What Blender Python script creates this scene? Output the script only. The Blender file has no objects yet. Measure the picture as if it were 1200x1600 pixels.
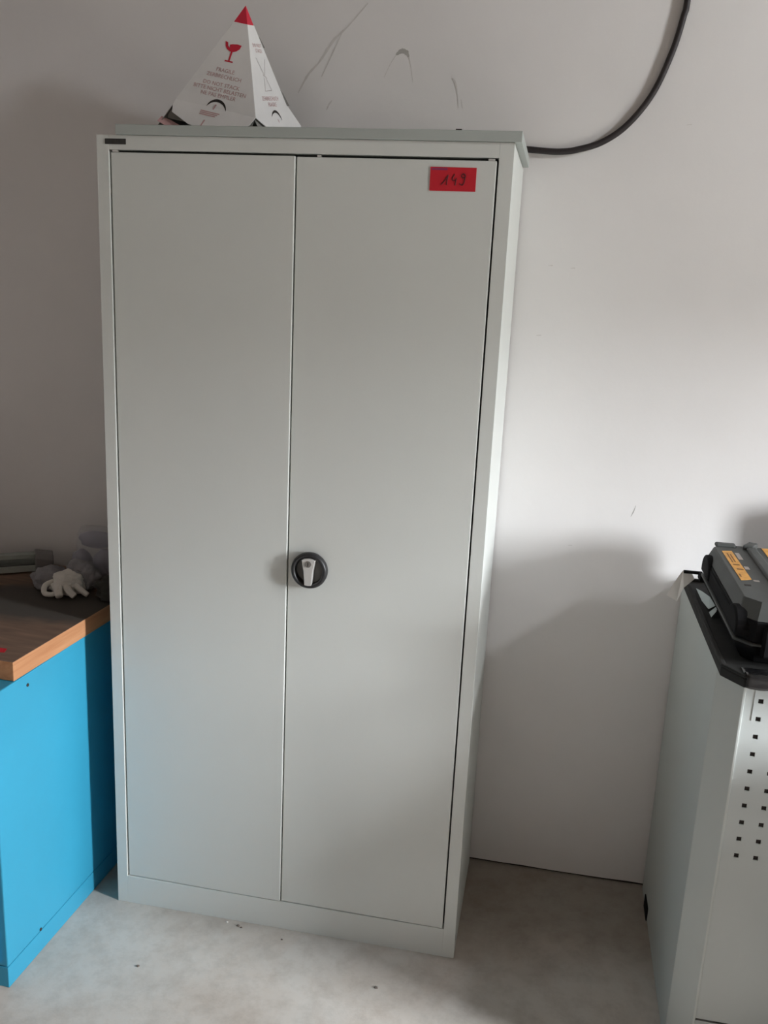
import bpy, bmesh, math, random
from mathutils import Vector, Matrix, Euler, noise

S = bpy.context.scene
COL = S.collection
random.seed(7)
R = math.radians

# ------------------------------------------------------------------ camera
cam_d = bpy.data.cameras.new('camera')
cam_d.sensor_fit = 'HORIZONTAL'
cam_d.sensor_width = 36.0
cam_d.lens = 36.0 * 1417.3 / 1200.0
cam_d.clip_start = 0.05
cam = bpy.data.objects.new('camera', cam_d)
cam.location = (1.0382, -1.9822, 1.6565)
cam.rotation_euler = (1.3261, -0.0458, 0.1884)
COL.objects.link(cam)
S.camera = cam

# ------------------------------------------------------------------ world, light, exposure
S.view_settings.view_transform = 'Standard'
S.view_settings.look = 'None'
S.view_settings.gamma = 1.0
S.view_settings.use_curve_mapping = False
S.view_settings.exposure = 0.0
SKY = 176.0
w = bpy.data.worlds.new('overcast_sky')
S.world = w
w.use_nodes = True
_nt = w.node_tree
_bg = _nt.nodes['Background']
_bg.inputs['Strength'].default_value = SKY
_tc = _nt.nodes.new('ShaderNodeTexCoord')
_sx = _nt.nodes.new('ShaderNodeSeparateXYZ')
_rp = _nt.nodes.new('ShaderNodeValToRGB')           # dull ground and far buildings below, even cloud above
_rp.color_ramp.elements[0].position = 0.04; _rp.color_ramp.elements[0].color = (0.10, 0.10, 0.09, 1)
_rp.color_ramp.elements[1].position = 0.10; _rp.color_ramp.elements[1].color = (0.925, 0.963, 1.0, 1)
_nt.links.new(_tc.outputs['Generated'], _sx.inputs['Vector'])
_nt.links.new(_sx.outputs['Z'], _rp.inputs['Fac'])
_nt.links.new(_rp.outputs['Color'], _bg.inputs['Color'])

# the window that lights the room: an opening in the right-hand wall (x = RX)
RX, WY0, WY1 = 3.5, -1.11, -0.71
PANES = ((0.80, 1.85), (2.60, 2.90))                # main pane and the transom above it
for _z0, _z1 in PANES:
    _pl = bpy.data.lights.new('window_portal', 'AREA')
    _pl.shape = 'RECTANGLE'; _pl.size = _z1 - _z0; _pl.size_y = WY1 - WY0
    _pl.cycles.is_portal = True
    _po = bpy.data.objects.new('window_portal', _pl)
    _po.location = (RX + 0.02, (WY0 + WY1) / 2, (_z0 + _z1) / 2)
    _po.rotation_euler = (0, R(90), 0)
    COL.objects.link(_po)

# ------------------------------------------------------------------ materials


def mat(name, color, rough=0.6, metal=0.0, spec=0.5, noise_scale=0, noise_amt=0.0, color2=None, bump=0.0,
        bump_scale=60, transmission=0.0, alpha=1.0, detail=4, stretch=(1, 1, 1), coat=0.0):
    m = bpy.data.materials.new(name)
    m.use_nodes = True
    nt = m.node_tree
    b = nt.nodes['Principled BSDF']
    b.inputs['Base Color'].default_value = (*color, 1)
    b.inputs['Roughness'].default_value = rough
    b.inputs['Metallic'].default_value = metal
    b.inputs['Specular IOR Level'].default_value = spec
    b.inputs['Transmission Weight'].default_value = transmission
    b.inputs['Alpha'].default_value = alpha
    b.inputs['Coat Weight'].default_value = coat
    tc = nt.nodes.new('ShaderNodeTexCoord')
    mp = nt.nodes.new('ShaderNodeMapping')
    mp.inputs['Scale'].default_value = stretch
    nt.links.new(tc.outputs['Object'], mp.inputs['Vector'])
    if noise_scale:
        n = nt.nodes.new('ShaderNodeTexNoise')
        n.inputs['Scale'].default_value = noise_scale
        n.inputs['Detail'].default_value = detail
        n.inputs['Roughness'].default_value = 0.6
        nt.links.new(mp.outputs['Vector'], n.inputs['Vector'])
        r = nt.nodes.new('ShaderNodeValToRGB')
        c2 = color2 or tuple(c * (1 - noise_amt) for c in color)
        r.color_ramp.elements[0].position = 0.3
        r.color_ramp.elements[0].color = (*c2, 1)
        r.color_ramp.elements[1].position = 0.65
        r.color_ramp.elements[1].color = (*color, 1)
        nt.links.new(n.outputs['Fac'], r.inputs['Fac'])
        nt.links.new(r.outputs['Color'], b.inputs['Base Color'])
    if bump:
        n2 = nt.nodes.new('ShaderNodeTexNoise')
        n2.inputs['Scale'].default_value = bump_scale
        n2.inputs['Detail'].default_value = 5
        nt.links.new(tc.outputs['Object'], n2.inputs['Vector'])
        bp = nt.nodes.new('ShaderNodeBump')
        bp.inputs['Strength'].default_value = bump
        bp.inputs['Distance'].default_value = 0.004
        nt.links.new(n2.outputs['Fac'], bp.inputs['Height'])
        nt.links.new(bp.outputs['Normal'], b.inputs['Normal'])
    return m


def wall_material():
    """white emulsion on smooth plaster, a little grubby, with a faint warm mottling"""
    m = mat('wall_paint', (0.79, 0.772, 0.765), rough=0.85, noise_scale=2.2, noise_amt=0.05, bump=0.25, bump_scale=22)
    return m


def floor_material():
    m = mat('concrete', (0.62, 0.575, 0.54), rough=0.75, bump=0.2, bump_scale=45)
    nt = m.node_tree
    b = nt.nodes['Principled BSDF']
    tc = [n for n in nt.nodes if n.type == 'TEX_COORD'][0]
    n1 = nt.nodes.new('ShaderNodeTexNoise'); n1.inputs['Scale'].default_value = 2.6; n1.inputs['Detail'].default_value = 8
    n1.inputs['Roughness'].default_value = 0.65; n1.inputs['Distortion'].default_value = 0.6
    n2 = nt.nodes.new('ShaderNodeTexNoise'); n2.inputs['Scale'].default_value = 17; n2.inputs['Detail'].default_value = 10; n2.inputs['Roughness'].default_value = 0.7
    r1 = nt.nodes.new('ShaderNodeValToRGB')
    e = r1.color_ramp.elements
    e[0].position = 0.30; e[0].color = (0.485, 0.42, 0.365, 1)
    e[1].position = 0.62; e[1].color = (0.60, 0.57, 0.53, 1)
    k = r1.color_ramp.elements.new(0.46); k.color = (0.57, 0.52, 0.47, 1)
    r2 = nt.nodes.new('ShaderNodeValToRGB')
    f = r2.color_ramp.elements
    f[0].position = 0.34; f[0].color = (0.74, 0.72, 0.70, 1)
    f[1].position = 0.56; f[1].color = (1, 1, 1, 1)
    mx = nt.nodes.new('ShaderNodeMix'); mx.data_type = 'RGBA'; mx.blend_type = 'MULTIPLY'
    mx.inputs['Factor'].default_value = 0.6
    for n in (n1, n2):
        nt.links.new(tc.outputs['Object'], n.inputs['Vector'])
    nt.links.new(n1.outputs['Fac'], r1.inputs['Fac']); nt.links.new(n2.outputs['Fac'], r2.inputs['Fac'])
    nt.links.new(r1.outputs['Color'], mx.inputs['A']); nt.links.new(r2.outputs['Color'], mx.inputs['B'])
    # floor colour darkens towards the wall: shade painted in, with a noisy edge
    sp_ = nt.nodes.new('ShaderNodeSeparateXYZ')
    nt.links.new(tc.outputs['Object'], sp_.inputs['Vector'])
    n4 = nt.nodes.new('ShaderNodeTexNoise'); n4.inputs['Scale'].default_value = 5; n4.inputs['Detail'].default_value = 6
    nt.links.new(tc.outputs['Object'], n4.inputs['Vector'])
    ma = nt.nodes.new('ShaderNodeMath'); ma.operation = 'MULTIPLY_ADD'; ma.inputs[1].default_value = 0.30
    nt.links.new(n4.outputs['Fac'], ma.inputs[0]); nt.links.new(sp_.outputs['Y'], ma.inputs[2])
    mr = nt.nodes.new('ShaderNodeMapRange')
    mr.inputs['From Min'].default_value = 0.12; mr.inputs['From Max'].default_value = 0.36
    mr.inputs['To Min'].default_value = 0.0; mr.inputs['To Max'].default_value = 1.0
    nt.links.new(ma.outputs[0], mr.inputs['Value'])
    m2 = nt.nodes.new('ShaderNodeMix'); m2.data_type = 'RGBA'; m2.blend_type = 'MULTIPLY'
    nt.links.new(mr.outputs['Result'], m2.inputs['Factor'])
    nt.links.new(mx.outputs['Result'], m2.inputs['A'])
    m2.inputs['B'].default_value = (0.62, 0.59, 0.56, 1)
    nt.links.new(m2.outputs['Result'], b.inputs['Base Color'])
    return m


M = {}
M['wall'] = wall_material()
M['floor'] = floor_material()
M['plain_wall'] = mat('shop_wall', (0.58, 0.50, 0.45), 0.9)
M['ceiling'] = mat('shop_ceiling', (0.46, 0.41, 0.37), 0.9)
M['gap'] = mat('dark_gap', (0.035, 0.028, 0.025), 0.95)
M['steel'] = mat('grey_powder_coat', (0.67, 0.69, 0.665), 0.55, spec=0.3, noise_scale=3, noise_amt=0.03, bump=0.04, bump_scale=250)
M['steel_panel'] = mat('grey_shelf_coat', (0.43, 0.465, 0.445), 0.5, spec=0.35, noise_scale=5, noise_amt=0.05)
M['inside'] = mat('cabinet_inside', (0.08, 0.085, 0.08), 0.8)
M['black'] = mat('black_plastic', (0.022, 0.022, 0.024), 0.42, noise_scale=30, noise_amt=0.2)
M['dish'] = mat('dark_grey_plastic', (0.10, 0.10, 0.095), 0.5)
M['alu'] = mat('light_grey_metal', (0.60, 0.59, 0.57), 0.42, metal=0.25, bump=0.05, bump_scale=300)
M['chrome'] = mat('lock_metal', (0.35, 0.35, 0.34), 0.25, metal=0.9)
M['badge'] = mat('badge', (0.045, 0.045, 0.043), 0.4, noise_scale=120, noise_amt=0.4, stretch=(1, 1, 0.4))
M['red'] = mat('red_sticker', (0.56, 0.008, 0.022), 0.6, noise_scale=60, noise_amt=0.06)
M['ink'] = mat('dark_ink', (0.10, 0.004, 0.008), 0.7)
M['violet'] = mat('violet_print', (0.26, 0.03, 0.10), 0.7)
M['card'] = mat('white_cardboard', (0.82, 0.81, 0.80), 0.8, noise_scale=18, noise_amt=0.05)
M['card_in'] = mat('card_shadow_side', (0.30, 0.29, 0.27), 0.9, noise_scale=18, noise_amt=0.2)  # white cardboard with shade put into its colour
M['redprint'] = mat('red_print', (0.62, 0.02, 0.05), 0.7)
M['pinkprint'] = mat('faded_red_print', (0.58, 0.36, 0.36), 0.8)
M['cardgrey'] = mat('grey_print', (0.50, 0.45, 0.44), 0.8)
M['cable'] = mat('black_rubber', (0.022, 0.017, 0.018), 0.55)
M['blue'] = mat('blue_powder_coat', (0.036, 0.31, 0.485), 0.42, spec=0.4, noise_scale=4, noise_amt=0.06, bump=0.03, bump_scale=250)
M['bluedark'] = mat('blue_drawer_front', (0.03, 0.22, 0.42), 0.5)
M['rail'] = mat('tool_metal', (0.42, 0.46, 0.43), 0.5, metal=0.2, noise_scale=14, noise_amt=0.25)
M['railend'] = mat('tool_end_block', (0.20, 0.19, 0.19), 0.6)
M['rag'] = mat('off_white_cotton', (0.86, 0.83, 0.78), 0.95, noise_scale=40, noise_amt=0.15, bump=0.5, bump_scale=150)
M['raggrey'] = mat('grey_knit', (0.32, 0.31, 0.33), 0.95, noise_scale=40, noise_amt=0.3, bump=0.5, bump_scale=150)
M['ragdark'] = mat('dark_cloth', (0.05, 0.048, 0.042), 0.95, noise_scale=30, noise_amt=0.3, bump=0.5, bump_scale=120)
M['packet'] = mat('grey_blue_packet', (0.36, 0.35, 0.43), 0.5, noise_scale=1.6, noise_amt=0.45)
M['film'] = mat('clear_film', (0.70, 0.70, 0.76), 0.2, alpha=0.24, spec=0.7, bump=1.0, bump_scale=28)
M['bench'] = mat('bench_grey', (0.52, 0.55, 0.53), 0.5, spec=0.35, noise_scale=3, noise_amt=0.04)
M['perf'] = mat('perforated_panel_white', (0.50, 0.53, 0.52), 0.5, spec=0.35, noise_scale=3, noise_amt=0.03)
M['mat'] = mat('grey_rubber_mat', (0.034, 0.034, 0.033), 0.7, spec=0.15, noise_scale=25, noise_amt=0.3)
M['case'] = mat('dark_grey_case', (0.080, 0.084, 0.081), 0.6, spec=0.25, noise_scale=12, noise_amt=0.15, bump=0.1, bump_scale=300)
M['caseblk'] = mat('black_case', (0.012, 0.012, 0.013), 0.75, spec=0.06, noise_scale=12, noise_amt=0.2)
M['orange'] = mat('orange_label', (0.74, 0.36, 0.07), 0.6, noise_scale=45, noise_amt=0.25)
M['labelink'] = mat('brown_print', (0.20, 0.09, 0.02), 0.7)
M['labelgrey'] = mat('pale_print', (0.36, 0.32, 0.29), 0.7)
M['bag'] = mat('black_bin_liner', (0.012, 0.012, 0.013), 0.28, spec=0.6, bump=0.5, bump_scale=30)
M['paper'] = mat('white_tag_paper', (0.93, 0.92, 0.90), 0.8)
M['scrap'] = mat('pale_blue_paper', (0.50, 0.56, 0.56), 0.8)
M['crumb'] = mat('dirt_crumb', (0.17, 0.14, 0.12), 0.95)
M['crumbpale'] = mat('plaster_crumb', (0.7, 0.68, 0.65), 0.95)
M['smudge'] = mat('wall_scuff', (0.47, 0.455, 0.43), 0.9, noise_scale=60, noise_amt=0.2)
M['scuff'] = mat('wall_scuff_pale', (0.66, 0.635, 0.615), 0.9, noise_scale=60, noise_amt=0.08)


def wood_material(name, c1, c2, grime=False):
    m = bpy.data.materials.new(name)
    m.use_nodes = True
    nt = m.node_tree
    b = nt.nodes['Principled BSDF']
    b.inputs['Roughness'].default_value = 0.65
    b.inputs['Specular IOR Level'].default_value = 0.3
    tc = nt.nodes.new('ShaderNodeTexCoord')
    mp = nt.nodes.new('ShaderNodeMapping'); mp.inputs['Scale'].default_value = (2.5, 22, 22) if grime else (22, 2.0, 30)
    n = nt.nodes.new('ShaderNodeTexNoise'); n.inputs['Scale'].default_value = 2.2; n.inputs['Detail'].default_value = 6
    n.inputs['Distortion'].default_value = 0.4
    r = nt.nodes.new('ShaderNodeValToRGB')
    r.color_ramp.elements[0].position = 0.32; r.color_ramp.elements[0].color = (*c2, 1)
    r.color_ramp.elements[1].position = 0.68; r.color_ramp.elements[1].color = (*c1, 1)
    nt.links.new(tc.outputs['Object'], mp.inputs['Vector']); nt.links.new(mp.outputs['Vector'], n.inputs['Vector'])
    nt.links.new(n.outputs['Fac'], r.inputs['Fac'])
    out = r.outputs['Color']
    if grime:                                   # dark oil stain worn into the worktop
        mp2 = nt.nodes.new('ShaderNodeMapping')
        mp2.inputs['Location'].default_value = (0.165 / 0.24, -0.36 / 0.14, 0)
        mp2.inputs['Scale'].default_value = (1 / 0.24, 1 / 0.14, 0)
        nt.links.new(tc.outputs['Object'], mp2.inputs['Vector'])
        n3 = nt.nodes.new('ShaderNodeTexNoise'); n3.inputs['Scale'].default_value = 8; n3.inputs['Detail'].default_value = 4
        nt.links.new(tc.outputs['Object'], n3.inputs['Vector'])
        ln = nt.nodes.new('ShaderNodeVectorMath'); ln.operation = 'LENGTH'
        nt.links.new(mp2.outputs['Vector'], ln.inputs[0])
        ad = nt.nodes.new('ShaderNodeMath'); ad.operation = 'MULTIPLY_ADD'
        ad.inputs[1].default_value = 0.8; ad.inputs[2].default_value = 0
        nt.links.new(n3.outputs['Fac'], ad.inputs[0])
        sm = nt.nodes.new('ShaderNodeMath'); sm.operation = 'ADD'
        nt.links.new(ln.outputs['Value'], sm.inputs[0]); nt.links.new(ad.outputs[0], sm.inputs[1])
        r3 = nt.nodes.new('ShaderNodeValToRGB')
        r3.color_ramp.elements[0].position = 0.0; r3.color_ramp.elements[0].color = (1, 1, 1, 1)
        r3.color_ramp.elements[1].position = 1.0; r3.color_ramp.elements[1].color = (0, 0, 0, 1)
        mr = nt.nodes.new('ShaderNodeMapRange')
        mr.inputs['From Min'].default_value = 1.15; mr.inputs['From Max'].default_value = 1.5
        mr.inputs['To Min'].default_value = 1.0; mr.inputs['To Max'].default_value = 0.0
        nt.links.new(sm.outputs[0], mr.inputs['Value'])
        mx = nt.nodes.new('ShaderNodeMix'); mx.data_type = 'RGBA'
        nt.links.new(mr.outputs['Result'], mx.inputs['Factor'])
        nt.links.new(out, mx.inputs['A'])
        mx.inputs['B'].default_value = (0.075, 0.066, 0.058, 1)
        out = mx.outputs['Result']
        nt.nodes.remove(r3)
    nt.links.new(out, b.inputs['Base Color'])
    return m


M['woodtop'] = wood_material('oily_beech_top', (0.235, 0.15, 0.105), (0.15, 0.095, 0.07), True)
M['woodedge'] = wood_material('beech_edge', (0.55, 0.275, 0.135), (0.43, 0.19, 0.085))

# ------------------------------------------------------------------ helpers


def root_matrix(o):
    m = Matrix.Identity(4)
    while o is not None:
        m = Matrix.LocRotScale(o.location, o.rotation_euler, None) @ m
        o = o.parent
    return m


def obj(name, bm, material, parent=None, local=False, smooth=None, bevel=0.0, solid=0.0, seg=2):
    """link bm as ONE mesh object; coordinates are world ones unless local"""
    if parent is not None and not local:
        bm.transform(root_matrix(parent).inverted())
    bmesh.ops.recalc_face_normals(bm, faces=bm.faces[:])
    me = bpy.data.meshes.new(name)
    bm.to_mesh(me); bm.free()
    o = bpy.data.objects.new(name, me)
    COL.objects.link(o)
    for m_ in (material if isinstance(material, (list, tuple)) else [material]):
        me.materials.append(m_)
    if parent is not None:
        o.parent = parent
    if solid:
        s = o.modifiers.new('thickness', 'SOLIDIFY'); s.thickness = solid; s.offset = 0
    if bevel:
        b = o.modifiers.new('soft_edges', 'BEVEL'); b.width = bevel; b.segments = seg; b.limit_method = 'ANGLE'
        b.angle_limit = R(40)
    if smooth is not None:
        for p in me.polygons:
            p.use_smooth = True
        if smooth:
            try:
                me.set_sharp_from_angle(angle=R(smooth))
            except Exception:
                pass
    return o


def thing(name, label, cat, loc=(0, 0, 0), rotz=0.0, group=None):
    o = bpy.data.objects.new(name, None)
    o.empty_display_size = 0.05
    COL.objects.link(o)
    o.location = loc; o.rotation_euler = (0, 0, rotz)
    tag(o, label, cat, group)
    return o


def tag(o, label, cat=None, group=None):
    o['label'] = label
    if cat: o['category'] = cat
    if group: o['group'] = group
    return o


def struct(o):
    o['kind'] = 'structure'
    return o


def bx(bm, lo, hi):
    vs = [bm.verts.new((x, y, z)) for x in (lo[0], hi[0]) for y in (lo[1], hi[1]) for z in (lo[2], hi[2])]
    for f in ((0, 1, 3, 2), (4, 6, 7, 5), (0, 4, 5, 1), (2, 3, 7, 6), (0, 2, 6, 4), (1, 5, 7, 3)):
        bm.faces.new([vs[i] for i in f])
    return vs


def box(*pairs):
    bm = bmesh.new()
    for lo, hi in pairs:
        bx(bm, lo, hi)
    return bm


def prism(bm, pts, a, b):
    """pts: list of (x, y); from z=a to z=b"""
    lo = [bm.verts.new((x, y, a)) for x, y in pts]
    hi = [bm.verts.new((x, y, b)) for x, y in pts]
    n = len(pts)
    bm.faces.new(lo); bm.faces.new(hi)
    for i in range(n):
        bm.faces.new((lo[i], lo[(i + 1) % n], hi[(i + 1) % n], hi[i]))


def loft(bm, rings, cap=True):
    rows = [[bm.verts.new(p) for p in r] for r in rings]
    n = len(rows[0])
    for a, b in zip(rows, rows[1:]):
        for i in range(n):
            bm.faces.new((a[i], a[(i + 1) % n], b[(i + 1) % n], b[i]))
    if cap:
        bm.faces.new(rows[0]); bm.faces.new(rows[-1])


def catmull(pts, k=8):
    pts = [Vector(p) for p in pts]
    out = []
    for i in range(len(pts) - 1):
        p0 = pts[max(i - 1, 0)]; p1 = pts[i]; p2 = pts[i + 1]; p3 = pts[min(i + 2, len(pts) - 1)]
        for j in range(k):
            t = j / k
            out.append(0.5 * ((2 * p1) + (p2 - p0) * t + (2 * p0 - 5 * p1 + 4 * p2 - p3) * t * t + (3 * p1 - p0 - 3 * p2 + p3) * t ** 3))
    out.append(pts[-1])
    return out


def tube(bm, pts, r, n=10, cap=True):
    pts = [Vector(p) for p in pts]
    rings = []
    up = None
    for i, p in enumerate(pts):
        d = (pts[min(i + 1, len(pts) - 1)] - pts[max(i - 1, 0)]).normalized()
        if up is None:
            up = d.orthogonal().normalized()
        up = (up - d * up.dot(d)).normalized()
        s = d.cross(up)
        rr = r[i] if isinstance(r, (list, tuple)) else r
        rings.append([p + (up * math.cos(a) + s * math.sin(a)) * rr for a in [2 * math.pi * k / n for k in range(n)]])
    loft(bm, rings, cap)


def text_bm(body, size, origin, u, v, n, lift=0.0006, align='CENTER', shear=0.0):
    """flat lettering as mesh: u right, v up, n out of the surface"""
    c = bpy.data.curves.new('lettering', 'FONT')
    c.body = body; c.size = size; c.align_x = align; c.align_y = 'CENTER'; c.shear = shear
    c.resolution_u = 2
    o = bpy.data.objects.new('lettering', c)
    COL.objects.link(o)
    dg = bpy.context.evaluated_depsgraph_get()
    me = bpy.data.meshes.new_from_object(o.evaluated_get(dg))
    bpy.data.objects.remove(o); bpy.data.curves.remove(c)
    bm = bmesh.new(); bm.from_mesh(me); bpy.data.meshes.remove(me)
    origin = Vector(origin); u = Vector(u); v = Vector(v); n = Vector(n)
    for vt in bm.verts:
        vt.co = origin + u * vt.co.x + v * vt.co.y + n * lift
    return bm


def merge(*bms):
    out = bmesh.new()
    for b in bms:
        me = bpy.data.meshes.new('tmp'); b.to_mesh(me); b.free()
        out.from_mesh(me); bpy.data.meshes.remove(me)
    return out


def lump(bm, c, rad, seed, amp=0.25, freq=2.2, sub=4, flat=0.0):
    """crumpled cloth-like blob"""
    r = bmesh.ops.create_icosphere(bm, subdivisions=sub, radius=1.0)
    for v in r['verts']:
        d = v.co.normalized()
        k = 1 + amp * noise.fractal(d * freq + Vector((seed, seed * 2.3, -seed)), 0.9, 2.0, 4) \
            + amp * 0.45 * abs(noise.noise(d * freq * 2.3 + Vector((seed, 0, 0))))
        z = d.z * k
        if flat and z < -flat:
            z = -flat
        v.co = Vector((c[0] + d.x * k * rad[0], c[1] + d.y * k * rad[1], c[2] + z * rad[2]))


def disc(bm, c, r, y0, y1, n=40):
    """cylinder with its axis along y"""
    a = [bm.verts.new((c[0] + r * math.cos(2 * math.pi * k / n), y0, c[1] + r * math.sin(2 * math.pi * k / n))) for k in range(n)]
    b = [bm.verts.new((c[0] + r * math.cos(2 * math.pi * k / n), y1, c[1] + r * math.sin(2 * math.pi * k / n))) for k in range(n)]
    bm.faces.new(a); bm.faces.new(b)
    for k in range(n):
        bm.faces.new((a[k], a[(k + 1) % n], b[(k + 1) % n], b[k]))


# ------------------------------------------------------------------ room shell
WALL_Y = 0.425
bm = bmesh.new()
nx, nz = 100, 44
xs = [-2.65 + 6.2 * i / nx for i in range(nx + 1)]
rows = []
for k in range(nz + 1):
    z = 3.2 * k / nz
    row = []
    for x in xs:
        dz = 0.003 + 0.007 * (0.5 + 0.5 * noise.noise(Vector((x * 9, 3.1, 0)))) if k == 0 else 0
        dy = 0.0022 * noise.fractal(Vector((x * 2.3, 1.7, z * 2.3)), 0.8, 2.0, 3)
        row.append(bm.verts.new((x, WALL_Y + 0.0022 + dy, z + dz)))
    rows.append(row)
for a, b in zip(rows, rows[1:]):
    for i in range(nx):
        bm.faces.new((a[i], a[i + 1], b[i + 1], b[i]))
bk = [[bm.verts.new((xs[0], WALL_Y + 0.15, z)), bm.verts.new((xs[-1], WALL_Y + 0.15, z))] for z in (0.032, 3.2)]
bm.faces.new((bk[0][0], bk[0][1], bk[1][1], bk[1][0]))
bm.faces.new([rows[-1][i] for i in range(nx + 1)] + [bk[1][1], bk[1][0]])
wall = struct(obj('wall_back', bm, M['wall'], smooth=0))

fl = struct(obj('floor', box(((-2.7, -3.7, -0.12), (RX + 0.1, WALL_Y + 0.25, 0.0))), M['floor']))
struct(obj('ceiling', box(((-2.7, -3.7, 3.2), (RX + 0.1, WALL_Y + 0.15, 3.3))), M['ceiling']))
struct(obj('wall_left', box(((-2.7, -3.6, 0.0), (-2.6, WALL_Y, 3.2))), M['wall']))
struct(obj('wall_front', box(((-2.7, -3.7, 0.0), (RX + 0.1, -3.6, 3.2))), M['plain_wall']))
struct(obj('wall_right', box(((RX, -3.6, 0.0), (RX + 0.1, WY0, 3.2)), ((RX, WY1, 0.0), (RX + 0.1, WALL_Y, 3.2)),
                             ((RX, WY0, 0.0), (RX + 0.1, WY1, PANES[0][0])), ((RX, WY0, PANES[0][1]), (RX + 0.1, WY1, PANES[1][0])),
                             ((RX, WY0, PANES[1][1]), (RX + 0.1, WY1, 3.2))), M['plain_wall']))
for k, (z0, z1) in enumerate(PANES):
    struct(obj('window_%d' % (k + 1), box(((RX + 0.05, WY0, z0), (RX + 0.09, WY0 + 0.03, z1)), ((RX + 0.05, WY1 - 0.03, z0), (RX + 0.09, WY1, z1)),
                                          ((RX + 0.05, WY0 + 0.03, z0), (RX + 0.09, WY1 - 0.03, z0 + 0.03)), ((RX + 0.05, WY0 + 0.03, z1 - 0.03), (RX + 0.09, WY1 - 0.03, z1))), M['alu']))
obj('wall_core', box(((-2.7, WALL_Y + 0.0065, 0.0), (RX + 0.1, WALL_Y + 0.145, 3.199))), M['gap'], wall)

# scuffs and old marks that really are on the wall paint: thin flakes of dirt, each a part of the wall


def wall_mark(name, pts, wds, m):
    bm = bmesh.new()
    P = catmull([(x, 0, z) for x, z in pts], 6)
    W = []
    k = len(P)
    for i in range(k):
        t = i / (k - 1) * (len(wds) - 1); j = min(int(t), len(wds) - 2)
        W.append((wds[j] * (1 - (t - j)) + wds[j + 1] * (t - j)) * (0.75 + 0.5 * random.random()))
    prev = None
    for i, p in enumerate(P):
        d = (P[min(i + 1, k - 1)] - P[max(i - 1, 0)]).normalized()
        s = Vector((-d.z, 0, d.x)) * W[i]
        pr = []
        for q in (p + s, p - s):
            dy = 0.0022 * noise.fractal(Vector((q.x * 2.3, 1.7, q.z * 2.3)), 0.8, 2.0, 3)
            pr.append(bm.verts.new((q.x, WALL_Y + 0.0022 + dy - 0.0004, q.z)))
        if prev:
            bm.faces.new((prev[0], prev[1], pr[1], pr[0]))
        prev = pr
    return obj(name, bm, m, wall)


wall_mark('scuff_mark', [(0.584, 2.211), (0.597, 2.2195), (0.609, 2.2165), (0.616, 2.206)], [0.002, 0.0065, 0.006, 0.001], M['smudge'])
wall_mark('scuff_mark', [(0.616, 2.206), (0.623, 2.18), (0.629, 2.148)], [0.0012, 0.0008, 0.0005], M['scuff'])
wall_mark('scuff_mark', [(0.584, 2.211), (0.57, 2.19), (0.556, 2.16)], [0.0012, 0.0008, 0.0005], M['scuff'])
wall_mark('scuff_mark', [(0.334, 2.121), (0.36, 2.165), (0.39, 2.196), (0.425, 2.245), (0.461, 2.277), (0.508, 2.327)], [0.001, 0.003, 0.0022, 0.003, 0.0015, 0.001], M['scuff'])
wall_mark('scuff_mark', [(0.395, 2.16), (0.42, 2.21), (0.445, 2.262)], [0.0008, 0.0016, 0.0006], M['scuff'])
wall_mark('scuff_mark', [(0.410, 2.082), (0.416, 2.095), (0.424, 2.105)], [0.001, 0.002, 0.001], M['scuff'])
wall_mark('scuff_mark', [(0.726, 2.158), (0.735, 2.148), (0.742, 2.12), (0.746, 2.09)], [0.002, 0.0022, 0.001, 0.0008], M['scuff'])
wall_mark('scuff_mark', [(0.752, 2.11), (0.757, 2.09)], [0.0008, 0.0008], M['scuff'])
wall_mark('scuff_mark', [(1.279, 1.125), (1.276, 1.11), (1.270, 1.095)], [0.0007, 0.001, 0.0006], M['smudge'])
wall_mark('scuff_mark', [(0.838, 0.262), (0.853, 0.262)], [0.0012, 0.0012], M['smudge'])
wall_mark('scuff_mark', [(0.886, 0.264), (0.900, 0.266)], [0.0014, 0.0016], M['smudge'])
for x, z in ((1.004, 1.724), (1.06, 1.72), (1.12, 1.00), (1.30, 2.06), (0.99, 1.55)):
    wall_mark('scuff_mark', [(x - 0.006, z), (x + 0.006, z + 0.001)], [0.0006, 0.0009], M['scuff'])

# ------------------------------------------------------------------ steel cupboard
W, D, H = 0.918, 0.418, 1.950
cab = thing('steel_cabinet', 'tall light grey two-door steel cabinet with round black lock, standing against the white wall', 'cabinet')
obj('carcass', box(((0, 0, 0), (0.0285, 0.022, H)), ((W - 0.030, 0, 0), (W, 0.022, H)), ((0.0285, 0, 1.9200), (W - 0.030, 0.022, H)),
                   ((0.0285, 0, 0), (W - 0.030, 0.022, 0.0815)), ((0, 0.022, 0), (0.0012, D, H)), ((W - 0.0012, 0.022, 0), (W, D, H)),
                   ((0.0012, 0.022, H - 0.0012), (W - 0.0012, D, H)), ((0.0012, D - 0.0012, 0.004), (W - 0.0012, D, H - 0.0012))),
    M['steel'], cab, bevel=0.0012)
obj('inner_shell', box(((0.0286, 0.0225, 0.0816), (W - 0.0301, 0.024, 1.9199))), M['inside'], cab)


def door(x0, x1, y0, y1, z0, z1):
    """door leaf whose front edge stands at y0 on the left and y1 on the right: doors never close quite flush"""
    bm = box(((x0, 0, z0), (x1, 0.0185, z1)))
    for v in bm.verts:
        if v.co.y < 0.001:
            v.co.y = y0 if v.co.x < (x0 + x1) / 2 else y1
    return bm


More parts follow.
